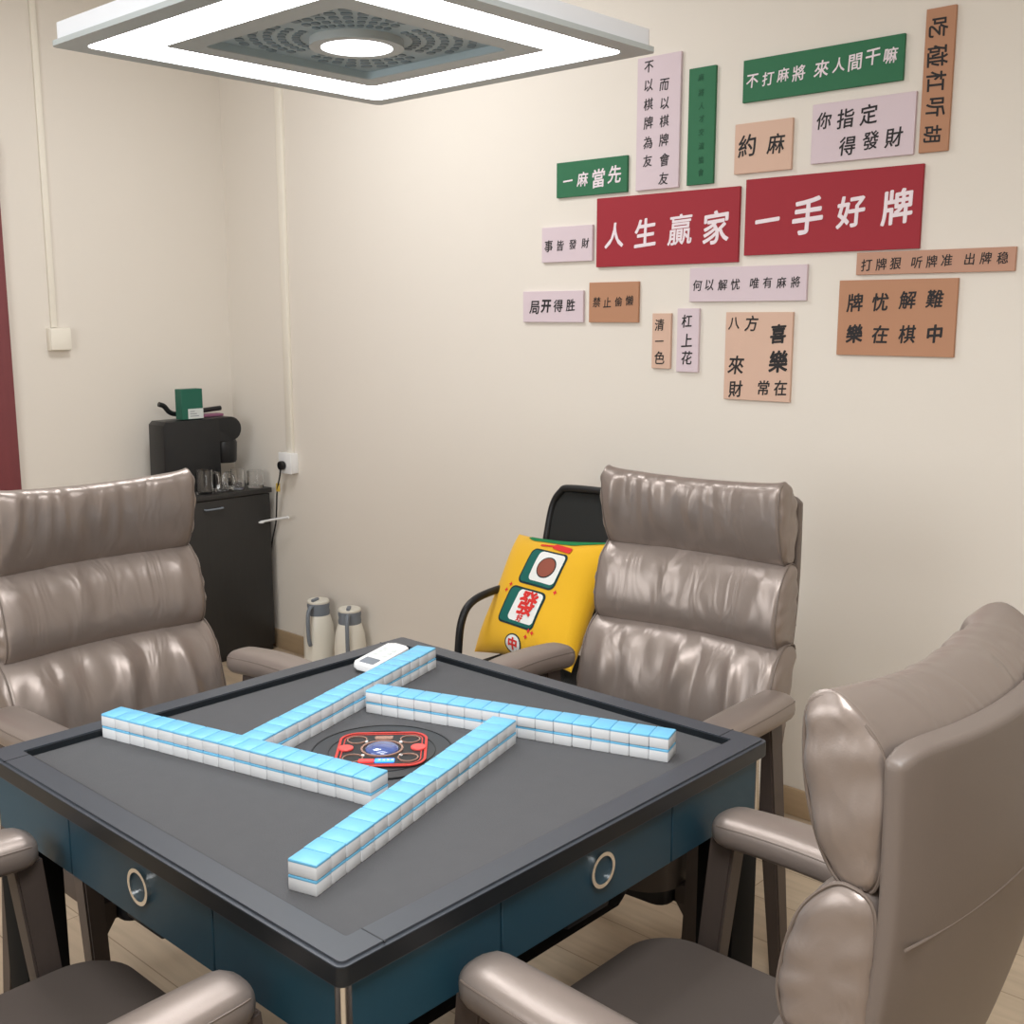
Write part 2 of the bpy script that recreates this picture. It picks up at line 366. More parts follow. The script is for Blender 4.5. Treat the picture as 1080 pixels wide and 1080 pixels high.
# ------------------------------------------------------------ armchairs
def gauss_w(n, seed, y0=-1, y1=1):
    rr = random.Random(seed); return [(rr.uniform(y0, y1), rr.uniform(.012, .03), rr.uniform(-.35, .35), rr.uniform(.4, 1), rr.uniform(.35, .95)) for _ in range(n)]
def cushion(name, parent, prof, hw, seed, thick_end=.86, amp=.009, mat_='leather_cushion', ear=0, dip=.008, concave=.03, nw=10, ns=72, bow_z=0, topw=True):
    """prof: closed list of (x, z) cross-section, x forward; swept across y with puffed ends and gathered wrinkles"""
    bm = bmesh.new(); cx = sum(p[0] for p in prof)/len(prof); cz = sum(p[1] for p in prof)/len(prof)
    zt = max(p[1] for p in prof); zb = min(p[1] for p in prof); W = gauss_w(nw, seed); W2 = gauss_w(nw//2, seed+50)
    rings = []; S = [-1+2*i/ns for i in range(ns+1)]; S = [sin(s*pi/2)*.55+s*.45 for s in S]
    n = len(prof)
    for s in S:
        y = s*hw; e = abs(s)
        kx = thick_end+(1-thick_end)*(1-e**6)**.5 if e < 1 else thick_end
        kx_c = -.30
        kz = 1-.05*e**10; rg = []
        for k, (px, pz) in enumerate(prof):
            x = kx_c+(px-kx_c)*kx; z = cz+(pz-cz)*kz
            front = max(0, min(1, (px-cx)/.05+.3)); tz = (pz-zb)/(zt-zb)
            dsp = 0
            for (wy, ww, ti, am, ln) in W:
                d = (y/hw-wy-ti*(1-tz)*.5)*hw/ww; f = math.exp(-d*d*1.6)-.45*math.exp(-((d-1.3)**2)*1.6); dsp += f*am*max(0, min(1, (tz-(1-ln))/.3+.15))*(1 if topw else .5)
            for (wy, ww, ti, am, ln) in W2:
                d = (y/hw-wy+ti*tz)*hw/ww; f = math.exp(-d*d*1.6); dsp -= .6*f*am*max(0, min(1, (.35-tz)/.3))
            x += front*dsp*amp*(1-.3*e**6)*(.25+.75*min(1, 4*tz*(1-tz)+.35))
            x += concave*(e*e)-concave; z -= dip*(1-e*e)*tz+bow_z*(1-e*e); z += ear*e**12*tz**3
            rg.append(bm.verts.new((x, y, z)))
        rings.append(rg)
    for A, B in zip(rings, rings[1:]):
        for k in range(n): bm.faces.new((A[k], A[(k+1) % n], B[(k+1) % n], B[k]))
    # softly domed ends
    for rg, s in ((rings[0], -1), (rings[-1], 1)):
        prev = rg
        for f, o_ in ((.965, .004), (.87, .009), (.74, .011), (.6, .012), (.45, .013), (.3, .013), (.15, .013)):
            c = sum((v.co for v in rg), Vector())/n
            nr = []
            for v in rg:
                q = c+(v.co-c)*f; fold = sin((q.z+.35*q.x)*120+2.2*sin(q.z*23+seed)+seed*2)
                q.y = c.y+(v.co.y-c.y)*f+s*(o_+.0024*min(1, f*1.2)*fold); nr.append(bm.verts.new(q))
            for k in range(n): bm.faces.new((prev[k], prev[(k+1) % n], nr[(k+1) % n], nr[k]))
            prev = nr
        bm.faces.new(prev)
    ob = link(name, bm, mat_, parent)
    try: ob.data.set_sharp_from_angle(angle=radians(80))
    except Exception: pass
    # piping along both side seams
    for s in (-1, 1):
        bm = bmesh.new(); pts = []
        for (px, pz) in prof: pts.append((-.30+(px+.30)*thick_end*1.005, s*(hw+.0015), cz+(pz-cz)*.95*1.01))
        tube(bm, pts, .0022, 6, closed=True)
        link('piping', bm, 'piping', ob)
    return ob
def smooth_closed(ctrl, k=5):
    P = [Vector((a, b, 0)) for a, b in ctrl]; n = len(P); out = []
    for i in range(n):
        a, b, c, d = P[i-1], P[i], P[(i+1) % n], P[(i+2) % n]
        for s in range(k):
            t = s/k; q = .5*((2*b)+(c-a)*t+(2*a-5*b+4*c-d)*t*t+(3*b-a-3*c+d)*t**3); out.append((q.x, q.y))
    return out
def make_chair(seed=1):
    C = thing('armchair', '', 'chair')
    # seat
    bm = bmesh.new()
    pts = rrect(.53, .52, .085, 10, .035, 0)
    prism(bm, pts, .385, .478, .022, 4)
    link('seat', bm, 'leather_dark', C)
    bm = bmesh.new(); prism(bm, rrect(.46, .50, .03, 4, .04, 0), .352, .39, .004); link('seat_base', bm, 'black', C)
    # backrest cushions, cross-sections measured in (x, z)
    cushion('headrest_cushion', C, smooth_closed([(-.203, 1.138), (-.197, 1.10), (-.204, 1.04), (-.226, .98), (-.255, .950), (-.292, .956), (-.303, 1.02), (-.300, 1.085), (-.274, 1.125), (-.234, 1.148)]), .234, seed, dip=.012, ear=.008)
    cushion('middle_cushion', C, smooth_closed([(-.236, .952), (-.205, .915), (-.187, .86), (-.183, .805), (-.208, .766), (-.26, .760), (-.292, .775), (-.300, .86), (-.298, .945), (-.265, .964)]), .242, seed+1, dip=.0, concave=.03, amp=.0035)
    cushion('lower_cushion', C, smooth_closed([(-.202, .772), (-.162, .735), (-.131, .66), (-.117, .58), (-.122, .51), (-.150, .480), (-.195, .486), (-.225, .58), (-.255, .69), (-.282, .765), (-.245, .782)]), .254, seed+2, dip=.0, concave=.022, amp=.011)
    # shell behind
    side = [(-.298, 1.118), (-.300, 1.02), (-.300, .93), (-.292, .84), (-.272, .74), (-.240, .62), (-.195, .49), (-.16, .40)]
    sp = [(p.x, p.y) for p in spline([(a, b, 0) for a, b in side], 5)]
    bm = bmesh.new(); NS = 28; F, Bk = [], []
    for i in range(NS+1):
        s = -1+2*i/NS; e = abs(s); cc = .022*(e*e)-.022
        hwf = lambda z: .292
        ff, bb = [], []
        for k, (x, z) in enumerate(sp):
            th = .030*(1-.35*e**8)
            zz = z-(.012*(1-e*e)+.018*e**14)*(1 if k < 3 else 0)*(1-k/3 if k < 3 else 0)
            gr = -.0035 if abs(z-.905) < .008 else 0
            ff.append(bm.verts.new((x+cc, s*.247, zz))); bb.append(bm.verts.new((x+cc-th-gr*0, s*.247, zz-.004)))
        F.append(ff); Bk.append(bb)
    m_ = len(sp)
    for i in range(NS):
        for k in range(m_-1):
            bm.faces.new((F[i][k], F[i+1][k], F[i+1][k+1], F[i][k+1])); bm.faces.new((Bk[i][k+1], Bk[i+1][k+1], Bk[i+1][k], Bk[i][k]))
        bm.faces.new((F[i][0], Bk[i][0], Bk[i+1][0], F[i+1][0])); bm.faces.new((F[i][-1], F[i+1][-1], Bk[i+1][-1], Bk[i][-1]))
    for i in (0, NS):
        for k in range(m_-1): bm.faces.new((F[i][k], F[i][k+1], Bk[i][k+1], Bk[i][k]))
    bmesh.ops.recalc_face_normals(bm, faces=bm.faces[:])
    es = [e for e in bm.edges if len(e.link_faces) == 2 and e.calc_face_angle(0) > .8]
    bmesh.ops.bevel(bm, geom=es, offset=.007, segments=3, profile=.6, affect='EDGES')
    sh = link('back_shell', bm, 'leather_back', C)
    try: sh.data.set_sharp_from_angle(angle=radians(80))
    except Exception: pass
    bm = bmesh.new(); pts = []
    for i in range(NS+1):
        s = -1+2*i/NS; cc = .022*s*s-.022; pts.append((-.3285+cc, s*.238, .905+.006*s))
    tube(bm, pts, .0016, 6)
    link('seam', bm, 'piping', sh)
    # arms, legs, rails
    for s in (-1, 1):
        bm = bmesh.new(); n = 30; rings = []; K = 20; arows = []; armrow = lambda t: arows[round(t*30)]
        for i in range(n+1):
            t = i/n; x = .212-.367*t
            e1 = min(1, sqrt(max(0, 1-(1-min(1, t/.11))**2))+.02); e2 = min(1, sqrt(max(0, 1-(1-min(1, (1-t)/.14))**2))+.02); e_ = e1*e2
            wy = (.043+.004*sin(pi*t))*e_; wz = (.029+.003*t)*(.35+.65*e_) if e_ < .98 else .029+.003*t
            wz = (.029+.003*t)*e_
            cz = .688+.004*sin(pi*t)-.012*t*t; cy = s*(.290+.010*sin(pi*t))
            arows.append((x, cy, wy, cz, wz)); rg = []
            for k in range(K):
                a = 2*pi*k/K; ca, sa = cos(a), sin(a); q = 2/2.7
                rg.append(bm.verts.new((x, cy+wy*math.copysign(abs(ca)**q, ca), cz+wz*math.copysign(abs(sa)**q, sa))))
            rings.append(rg)
        for A, B in zip(rings, rings[1:]):
            for k in range(K): bm.faces.new((A[k], A[(k+1) % K], B[(k+1) % K], B[k]))
        bm.faces.new(rings[0][::-1]); bm.faces.new(rings[-1])
        ar = link('armrest', bm, 'leather', C)
        for sgn in (-1, 1):
            bm = bmesh.new(); a_ = radians(22 if sgn > 0 else 158); q = 2/2.7
            pts = []
            for i in range(2, n-1):
                x, cy, wy, cz, wz = armrow(i/n); pts.append((x, cy+wy*math.copysign(abs(cos(a_))**q, cos(a_)), cz+wz*sin(a_)**q))
            tube(bm, pts, .0014, 5); link('piping', bm, 'piping', ar)
        yc = s*.296
        def leg(xt, xb, zt=.668, wt=.046, wb=.034, th=.042, tb=.032):
            bm = bmesh.new(); V = []
            for (x, z, w_, h_) in ((xb, 0, wb, tb), (xt, zt, wt, th)):
                V.append([bm.verts.new((x+a*w_/2, yc+b*h_/2, z)) for a, b in ((-1, -1), (1, -1), (1, 1), (-1, 1))])
            bm.faces.new(V[0][::-1]); bm.faces.new(V[1])
            for k in range(4): bm.faces.new((V[0][k], V[0][(k+1) % 4], V[1][(k+1) % 4], V[1][k]))
            bmesh.ops.bevel(bm, geom=bm.edges[:], offset=.004, segments=2, affect='EDGES')
            link('leg', bm, 'chairwood', C)
        leg(.190, .262); leg(-.068, -.185, wt=.058, wb=.04)
        bm = bmesh.new(); box(bm, -.13, .215, yc-.013, yc+.013, .392, .445, .004); link('side_rail', bm, 'chairwood', C)
    for x in (.215, -.135):
        bm = bmesh.new(); box(bm, x-.014, x+.014, -.29, .29, .35, .392, .004)
        for s in (-1, 1): prism(bm, [(s*.29, .002), (s*.29, -.055), (s*.25, .002)], x-.012, x+.012, mtx=Matrix(((0, 0, 1, 0), (1, 0, 0, 0), (0, 1, 0, .352), (0, 0, 0, 1))))
        link('cross_rail', bm, 'chairwood', C)
    return C
ch0 = make_chair(11)
def place(c, d, lat, heading, label):
    """heading: direction the chair faces (radians)"""
    f = Vector((cos(heading), sin(heading), 0))
    return c
chairs = [
    ((.765, .022, 0), pi-radians(-4), 'taupe leather armchair beyond the table, its back to the wall of signs'),
    ((.012, .755, 0), -pi/2, 'taupe leather armchair at the left, in front of the black cabinet'),
    ((.012, -.700, 0), pi/2, 'taupe leather armchair at the right, seen from behind its tall back'),
    ((-.705, -.022, 0), 0, 'taupe leather armchair at bottom left, only its seat and armrests in view')]
for i, (loc, rz, lab) in enumerate(chairs):
    c = ch0 if i == 0 else copy_tree(ch0)
    c.location = loc; c.rotation_euler = (0, 0, rz); tag(c, lab, 'chair', 'taupe armchairs around the mahjong table')
# ------------------------------------------------------------ pendant lamp over the table
LZ = 1.93
Lp = thing('pendant_lamp', 'square white lamp with glowing square ring hanging above the mahjong table', 'lamp', (-.008, .016, LZ-.004))
def sq(h, r=.01): return rrect(2*h, 2*h, r, 5)
bm = bmesh.new(); ring_prism(bm, sq(.330, .014), sq(.302, .02), .004, .034); prism(bm, sq(.302, .02), .024, .034)
link('body', bm, 'lampbody', Lp)
bm = bmesh.new(); ring_prism(bm, sq(.335, .012), sq(.299, .02), 0, .008); link('border', bm, 'lampborder', Lp)
bm = bmesh.new(); ring_prism(bm, sq(.299, .02), sq(.212, .012), .0025, .010); link('light_ring', bm, 'led', Lp)
bm = bmesh.new(); ring_prism(bm, sq(.212, .012), sq(.168, .012), .002, .010); link('inner_border', bm, 'lampborder', Lp)
bm = bmesh.new(); prism(bm, sq(.170, .012), .014, .022); ring_prism(bm, sq(.1705, .012), sq(.166, .012), .003, .02); pn = link('fan_grille', bm, 'lampgrey', Lp)
bm = bmesh.new()
for q in range(4):
    for ri, r in enumerate((.094, .116, .138, .160, .182)):
        for k in range(-4, 5):
            a = pi/4+q*pi/2+k*.15
            x, y = r*cos(a), r*sin(a)
            if max(abs(x), abs(y)) > .155 or abs(k)*.15 > .62: continue
            mt = Matrix.Translation((x, y, 0)) @ Matrix.Rotation(a, 4, 'Z')
            prism(bm, rrect(.013, r*.105, .004, 2), .0125, .0145, mtx=mt)
link('vent_slots', bm, 'lampvent', pn)
bm = bmesh.new(); ring_prism(bm, circ(.074, 48), circ(.056, 48), .002, .016); link('downlight_trim', bm, 'lampborder', Lp)
bm = bmesh.new(); prism(bm, circ(.0565, 48), .004, .012); link('downlight', bm, 'led_down', Lp)
bm = bmesh.new(); prism(bm, sq(.17, .03), .034, .12, .01); link('fan_housing', bm, 'lampbody', Lp)
bm = bmesh.new(); tube(bm, [(0, 0, .12), (0, 0, H-LZ-.03)], .03, 20); lathe(bm, [(.0, H-LZ-.04), (.09, H-LZ-.04), (.09, H-LZ), (0, H-LZ)], 32); link('hanging_pole', bm, 'lampbody', Lp)

# ------------------------------------------------------------ signs on the wall
SG = {
 'lilv': (.781, .619, 2.303, 1.906, 's_lilac', 'ink', 0, 'lilac upright sign with two columns of black writing, top left of the group'),
 'grv': (.589, .495, 2.246, 1.908, 's_green', 'ink_green', 0, 'narrow upright green sign with faint dark green writing'),
 'gr1': (1.109, .815, 2.019, 1.906, 's_green', 'ink_white', .4, 'small green sign with four white characters, left end of the group above the red one'),
 'red1': (.936, .400, 1.893, 1.674, 's_red', 'ink_white', .5, 'large red sign reading 人生贏家, left of the two red ones'),
 'red2': (.380, -.151, 1.909, 1.692, 's_red', 'ink_white', .7, 'large red sign reading 一手好牌, right of the two red ones'),
 'shi': (1.173, .953, 1.812, 1.696, 's_lilac', 'ink', 0, 'small lilac sign touching the left edge of the large red sign'),
 'ju': (1.259, .989, 1.600, 1.495, 's_lilac', 'ink', .3, 'lilac sign reading 局开得胜, lowest left of the group'),
 'jin': (.964, .762, 1.625, 1.495, 's_kraft', 'ink', 0, 'small brown kraft sign right beside the lowest left lilac sign'),
 'qing': (.705, .634, 1.524, 1.351, 's_peach', 'ink', 0, 'tiny upright peach sign reading 清一色'),
 'gang': (.610, .530, 1.539, 1.343, 's_lilac', 'ink', .2, 'tiny upright lilac sign reading 杠上花'),
 'xi': (.434, .210, 1.527, 1.266, 's_peach', 'ink', .3, 'peach sign with scattered characters and bold right column, lowest of the group'),
 'heyi': (.568, .171, 1.661, 1.559, 's_lilac', 'ink', 0, 'long lilac sign with one line of writing just under the red signs'),
 'buda': (.402, -.080, 2.243, 2.126, 's_green', 'ink_white', .2, 'long green sign with nine white characters at the top of the group'),
 'yue': (.423, .236, 2.068, 1.927, 's_peach', 'ink', .2, 'small peach sign with two large characters above the red signs'),
 'ni': (.176, -.120, 2.094, 1.935, 's_lilac', 'ink', .2, 'lilac sign with two rows of large characters above the right red sign'),
 'chi': (-.134, -.211, 2.291, 1.936, 's_kraft', 'ink', .2, 'tall narrow brown sign with sideways characters at the upper right'),
 'dapai': (.023, -.401, 1.687, 1.627, 's_tan', 'ink', 0, 'thin long tan sign with one line of small characters, rightmost of the group'),
 'pai': (.070, -.261, 1.613, 1.408, 's_kraft', 'ink', .5, 'brown kraft sign with two rows of four characters, lower right'),
}
CH = {
'lilv':[('不',0.738,2.274,0.0333),('以',0.737,2.219,0.0349),('棋',0.737,2.163,0.0351),('牌',0.736,2.108,0.0367),('為',0.736,2.049,0.0369),('友',0.736,1.994,0.0356),('而',0.679,2.214,0.0345),('以',0.675,2.159,0.0347),('棋',0.676,2.107,0.0349),('牌',0.676,2.051,0.0365),('會',0.672,1.992,0.0381),('友',0.674,1.936,0.0369)],
'grv':[('麻',0.546,2.217,0.0203),('將',0.544,2.174,0.0204),('人',0.542,2.135,0.0205),('才',0.540,2.099,0.0205),('交',0.540,2.060,0.0206),('流',0.539,2.020,0.0207),('協',0.539,1.979,0.0208),('會',0.538,1.943,0.0208)],
'gr1':[('一',1.059,1.958,0.0395),('麻',0.996,1.959,0.0453),('當',0.930,1.957,0.0579),('先',0.864,1.964,0.0549)],
'red1':[('人',0.861,1.773,0.0776),('生',0.739,1.776,0.0851),('贏',0.607,1.779,0.0919),('家',0.478,1.779,0.0962)],
'red2':[('一',0.305,1.789,0.0760),('手',0.177,1.795,0.0986),('好',0.047,1.799,0.0839),('牌',-0.085,1.803,0.0893)],
'shi':[('事',1.142,1.750,0.0388),('皆',1.090,1.750,0.0344),('發',1.036,1.752,0.0320),('財',0.982,1.754,0.0317)],
'ju':[('局',1.205,1.545,0.0446),('开',1.152,1.549,0.0421),('得',1.098,1.550,0.0417),('胜',1.043,1.552,0.0394)],
'jin':[('禁',0.931,1.561,0.0328),('止',0.887,1.560,0.0325),('偷',0.841,1.562,0.0304),('懶',0.797,1.565,0.0320)],
'qing':[('清',0.677,1.488,0.0369),('一',0.676,1.437,0.0318),('色',0.674,1.385,0.0408)],
'gang':[('杠',0.574,1.500,0.0396),('上',0.572,1.441,0.0398),('花',0.571,1.387,0.0417)],
'xi':[('八',0.405,1.494,0.0350),('方',0.345,1.494,0.0461),('喜',0.255,1.464,0.0535),('樂',0.251,1.384,0.0621),('來',0.393,1.370,0.0555),('財',0.392,1.298,0.0491),('常',0.297,1.305,0.0432),('在',0.241,1.307,0.0443)],
'heyi':[('何',0.539,1.608,0.0333),('以',0.495,1.609,0.0330),('解',0.449,1.608,0.0328),('忧',0.405,1.609,0.0325),('唯',0.340,1.611,0.0320),('有',0.297,1.612,0.0318),('麻',0.251,1.611,0.0315),('將',0.206,1.612,0.0312)],
'buda':[('不',0.371,2.183,0.0368),('打',0.320,2.183,0.0374),('麻',0.272,2.187,0.0370),('將',0.223,2.185,0.0411),('來',0.154,2.187,0.0440),('人',0.103,2.190,0.0370),('間',0.056,2.190,0.0422),('干',0.006,2.196,0.0404),('嘛',-0.044,2.193,0.0400)],
'yue':[('約',0.381,2.005,0.0620),('麻',0.286,2.002,0.0553)],
'ni':[('你',0.140,2.048,0.0445),('指',0.076,2.047,0.0509),('定',0.009,2.050,0.0518),('得',0.067,1.974,0.0494),('發',0.000,1.982,0.0469),('財',-0.065,1.983,0.0496)],
'chi':[('吃',-0.168,2.242,0.0495),('碰',-0.170,2.173,0.0533),('杠',-0.170,2.111,0.0519),('听',-0.173,2.047,0.0504),('胡',-0.169,1.981,0.0472)],
'dapai':[('打',-0.007,1.653,0.0323),('牌',-0.049,1.654,0.0320),('狠',-0.090,1.655,0.0317),('听',-0.148,1.656,0.0313),('牌',-0.188,1.657,0.0310),('准',-0.228,1.659,0.0307),('出',-0.287,1.660,0.0303),('牌',-0.328,1.661,0.0300),('稳',-0.370,1.660,0.0297)],
'pai':[('牌',0.021,1.552,0.0485),('忧',-0.052,1.553,0.0477),('解',-0.129,1.558,0.0469),('難',-0.203,1.560,0.0461),('樂',0.018,1.467,0.0488),('在',-0.057,1.466,0.0481),('棋',-0.133,1.467,0.0473),('中',-0.208,1.469,0.0465)],

}
_gc = {}
def glyph(c, bold):
    key = (c, bold)
    if key in _gc: return _gc[key]
    cu = bpy.data.curves.new('glyph', 'FONT'); cu.body = c; cu.size = 1; cu.resolution_u = 3
    ob = bpy.data.objects.new('glyph', cu); COL.objects.link(ob)
    dg = bpy.context.evaluated_depsgraph_get(); me = ob.evaluated_get(dg).to_mesh()
    V = [v.co.copy() for v in me.vertices]; Fc = [tuple(p.vertices) for p in me.polygons]
    ob.evaluated_get(dg).to_mesh_clear(); bpy.data.objects.remove(ob); bpy.data.curves.remove(cu)
    xs = [v.x for v in V] or [0]; ys = [v.y for v in V] or [0]
    cx, cy = (min(xs)+max(xs))/2, (min(ys)+max(ys))/2
    V0 = [((v.x-cx), (v.y-cy)) for v in V]; F0 = Fc; V = []; Fc = []   # brush weight: the strokes laid over each other
    r_ = .011+.020*bold; offs = [(r_*cos(2*pi*q/8), r_*sin(2*pi*q/8)) for q in range(8)]+[(0, 0)]
    for q, (ax, ay) in enumerate(offs):
        b0 = len(V); V += [(x+ax, y+ay) for x, y in V0]; Fc += [tuple(b0+i for i in f) for f in F0]
    ext = max(max(ys)-min(ys), .6*(max(xs)-min(xs)), .01)
    _gc[key] = (V, Fc, ext, max(xs)-min(xs)); return _gc[key]
rr = random.Random(5)
for k, (yl, yr, zt, zb, mt, ink, bold, lab) in SG.items():
    w_, h_ = yl-yr, zt-zb; yc, zc = (yl+yr)/2, (zt+zb)/2
    t = thing('wall_sign', lab, 'sign', (XW, yc, zc), 0, 'wooden mahjong slogan signs on the wall')
    bm = bmesh.new(); box(bm, -.010, -.0002, -w_/2, w_/2, -h_/2, h_/2, .0008, 1); link('board', bm, mt, t, smooth=False)
    bm = bmesh.new()
    for (c, y, z, hh) in CH[k]:
        b_ = bold
        if k == 'xi' and c in '喜樂': b_ = 1.1
        if c == '贏': b_ = .1
        if k == 'pai' and c in '樂中': b_ = 1.2
        if k == 'ju' and c == '开': b_ = 1.3
        V, Fc, ext, wx = glyph(c, b_)
        s = hh*.98/ext
        if c == '一': s = hh*1.05/wx
        a = rr.uniform(-.05, .05)-(pi/2 if False else 0); sh = .08
        if k == 'chi': a += -pi/2; 
        if k in ('red1', 'red2'): a = rr.uniform(0, .05)
        vs = []
        for (x0, y0) in V:
            x1, y1 = x0*s*.95, y0*s; x1 += y1*sh if k != 'chi' else 0; y1 += x1*.04
            x2, y2 = x1*cos(a)-y1*sin(a), x1*sin(a)+y1*cos(a)
            vs.append(bm.verts.new((-.0102-.00012*(len(vs)//(len(V)//9)), (y-yc)-x2, (z-zc)+y2)))
        for f in Fc:
            try: bm.faces.new([vs[i] for i in f])
            except ValueError: pass
    link('lettering', bm, ink, t, smooth=False)

# ------------------------------------------------------------ trunking, socket, switch
bm = bmesh.new(); box(bm, XW-.016, XW, 2.622, 2.662, .92, H, .002); tag(link('cable_trunking', bm, 'trunk'), 'cream cable trunking running up the wall above the socket', 'trunking')
bm = bmesh.new(); box(bm, .928, .952, YW-.012, YW, 1.47, H, .002); tag(link('cable_trunking', bm, 'trunk'), 'thin cream cable trunking running up from the blank white plate by the door', 'trunking')
S = thing('wall_plate', 'square white wall plate at the left, under the thin trunking', 'switch', (.954, YW, 1.423))
bm = bmesh.new(); box(bm, -.045, .045, -.03, 0, -.045, .045, .004); link('back_box', bm, 'trunk', S)
bm = bmesh.new(); box(bm, -.043, .043, -.036, -.028, -.043, .043, .003); link('cover', bm, 'trunk', S)
S = thing('wall_socket', 'white surface-mounted socket on the wall beside the black cabinet', 'socket', (XW, 2.642, .877))
bm = bmesh.new(); box(bm, -.034, 0, -.044, .044, -.044, .044, .003); link('back_box', bm, 'plastic_white', S)
bm = bmesh.new(); box(bm, -.042, -.033, -.046, .046, -.046, .046, .003); link('face_plate', bm, 'plastic_white', S)
bm = bmesh.new(); prism(bm, circ(.020, 24), 0, .024, .006, 2, mtx=Matrix.Translation((XW-.042, 2.648, .868)) @ Matrix.Rotation(-pi/2, 4, 'Y'))
P = tag(link('power_plug', bm, 'plugblack'), 'round black power plug in the white socket with its dangling cord', 'plug')
bm = bmesh.new(); tube(bm, spline([(XW-.058, 2.648, .862), (XW-.060, 2.654, .825), (XW-.052, 2.690, .75), (XW-.036, 2.722, .66), (XW-.022, 2.752, .59), (XW-.018, 2.79, .50), (XW-.018, 2.82, .38)], 6), .0035, 8); cd = link('cord', bm, 'plugblack', P)
bm = bmesh.new(); box(bm, XW-.056, XW-.046, 2.674, 2.694, .748, .785, .002); link('yellow_tag', bm, 'tagyellow', P)

# ------------------------------------------------------------ cabinet and what stands on it
CX0, CX1, CY0, CY1, CZ = 1.22, 1.745, 2.765, YW-.014, .757
K = thing('cabinet', 'black wooden side cabinet in the corner carrying the coffee machine and glasses', 'cabinet', ((CX0+CX1)/2, (CY0+CY1)/2, 0))
ox, oy = (CX0+CX1)/2, (CY0+CY1)/2
bm = bmesh.new(); box(bm, CX0-ox+.008, CX1-ox-.008, CY0-oy+.016, CY1-oy, 0, CZ-.02, .002); link('carcass', bm, 'cabinet', K)
bm = bmesh.new(); box(bm, CX0-ox, CX1-ox, CY0-oy-.006, CY1-oy, CZ-.022, CZ, .003); link('top', bm, 'cabinet', K)
bm = bmesh.new(); box(bm, CX0-ox+.009, CX1-ox-.009, CY0-oy, CY0-oy+.0155, .03, CZ-.025, .002); dr = link('door', bm, 'cabinet', K)
bm = bmesh.new(); tube(bm, spline([(-.083, CY0-oy, .696), (-.078, CY0-oy-.014, .696), (-.005, CY0-oy-.014, .696), (.0, CY0-oy, .696)], 4), .004, 8); link('handle', bm, 'thermos_grey', dr)
bm = bmesh.new(); tube(bm, [(XW-.094, CY0-.001, .606), (XW-.07, 2.70, .622), (XW-.052, 2.612, .641)], .0055, 10)
lathe(bm, [(0, 0), (.013, 0), (.013, .006), (0, .006)], 16, (XW-.094, CY0-.006, .603))
tag(link('white_rod', bm, 'plastic_white'), 'thin white plastic rod sticking out from the right edge of the black cabinet', 'rod')

mz = CZ
Cm = thing('coffee_machine', 'black capsule coffee machine on the black cabinet in the corner', 'coffee machine', (1.48, 2.94, mz))
bm = bmesh.new()   # profile in x-z, facing right
body = [(-.185, .0), (-.195, .02), (-.190, .30), (-.175, .315), (.085, .318), (.085, .0)]
prism(bm, body, -.062, .062, .006, 2, mtx=Matrix(((1, 0, 0, 0), (0, 0, -1, 0), (0, 1, 0, 0), (0, 0, 0, 1)))); link('body', bm, 'coffee', Cm)
bm = bmesh.new(); prism(bm, [(-.0, .21), (-.0, .318), (.150, .318)]+[(.150+.052*cos(a), .264+.054*sin(a)) for a in [pi/2-i*pi/10 for i in range(1, 10)]]+[(.15, .21)], -.058, .058, .008, 2, mtx=Matrix(((1, 0, 0, 0), (0, 0, -1, 0), (0, 1, 0, 0), (0, 0, 0, 1)))); link('brew_head', bm, 'coffee', Cm)
bm = bmesh.new(); lathe(bm, [(.0, .112), (.052, .112), (.056, .12), (.060, .20), (.055, .213), (0, .213)], 28, (.140, 0, 0)); link('spout', bm, 'coffee', Cm)
bm = bmesh.new(); prism(bm, rrect(.20, .12, .03, 5, .12, 0), 0, .028, .004); link('drip_tray', bm, 'coffee', Cm)
bm = bmesh.new(); tube(bm, spline([(-.150, .035, .385), (-.125, .035, .375), (-.10, .035, .348), (-.06, .035, .338), (.05, .035, .345), (.155, .035, .352)], 5), .011, 10); link('lever', bm, 'coffee', Cm)
bz = mz+.3265
tag_b = thing('capsule_box', 'small dark green cardboard box on top of the coffee machine', 'box', (1.437, 2.900, mz+.3195))
bm = bmesh.new(); box(bm, -.052, .052, -.016, .034, 0, .13, .0015, 1); link('carton', bm, 'greenbox', tag_b)
bm = bmesh.new(); box(bm, -.022, .0525, -.0168, -.0158, .002, .045); link('label_panel', bm, 'label', tag_b)
bm = bmesh.new()
for i in range(3): box(bm, -.012, .03-.01*i, -.0172, -.0166, .012+.01*i, .015+.01*i)
link('print_lines', bm, 'thermos_grey', tag_b, smooth=False)
bm = bmesh.new(); box(bm, 1.500, 1.625, 2.935, 2.990, mz+.3195, mz+.3195+.011, .002); tag(link('pink_sachet_box', bm, 'pink'), 'flat pink packet beneath the lever on top of the coffee machine', 'packet')

def mug(x, y, r, h, rz, lab, handle=True):
    g = thing('glass_mug', lab, 'glass', (x, y, CZ+.0003), rz, 'clear glasses on the black cabinet')
    bm = bmesh.new(); lathe(bm, [(0, 0), (r*.93, 0), (r, .006), (r, h), (r-.0035, h), (r-.004, .012), (0, .010)], 28); link('bowl', bm, 'glass', g)
    if handle:
        bm = bmesh.new(); tube(bm, spline([(r-.001, 0, h*.85), (r+.02, 0, h*.82), (r+.028, 0, h*.5), (r+.018, 0, h*.2), (r-.001, 0, h*.16)], 5), .0045, 8); link('handle', bm, 'glass', g)
mug(1.435, 2.815, .036, .105, -.5, 'clear glass mug at the left front edge of the black cabinet')
mug(1.525, 2.822, .029, .085, -.6, 'clear glass mug, second from the left on the black cabinet')
mug(1.605, 2.818, .029, .092, 2.7, 'clear glass mug, third from the left, its handle turned left')
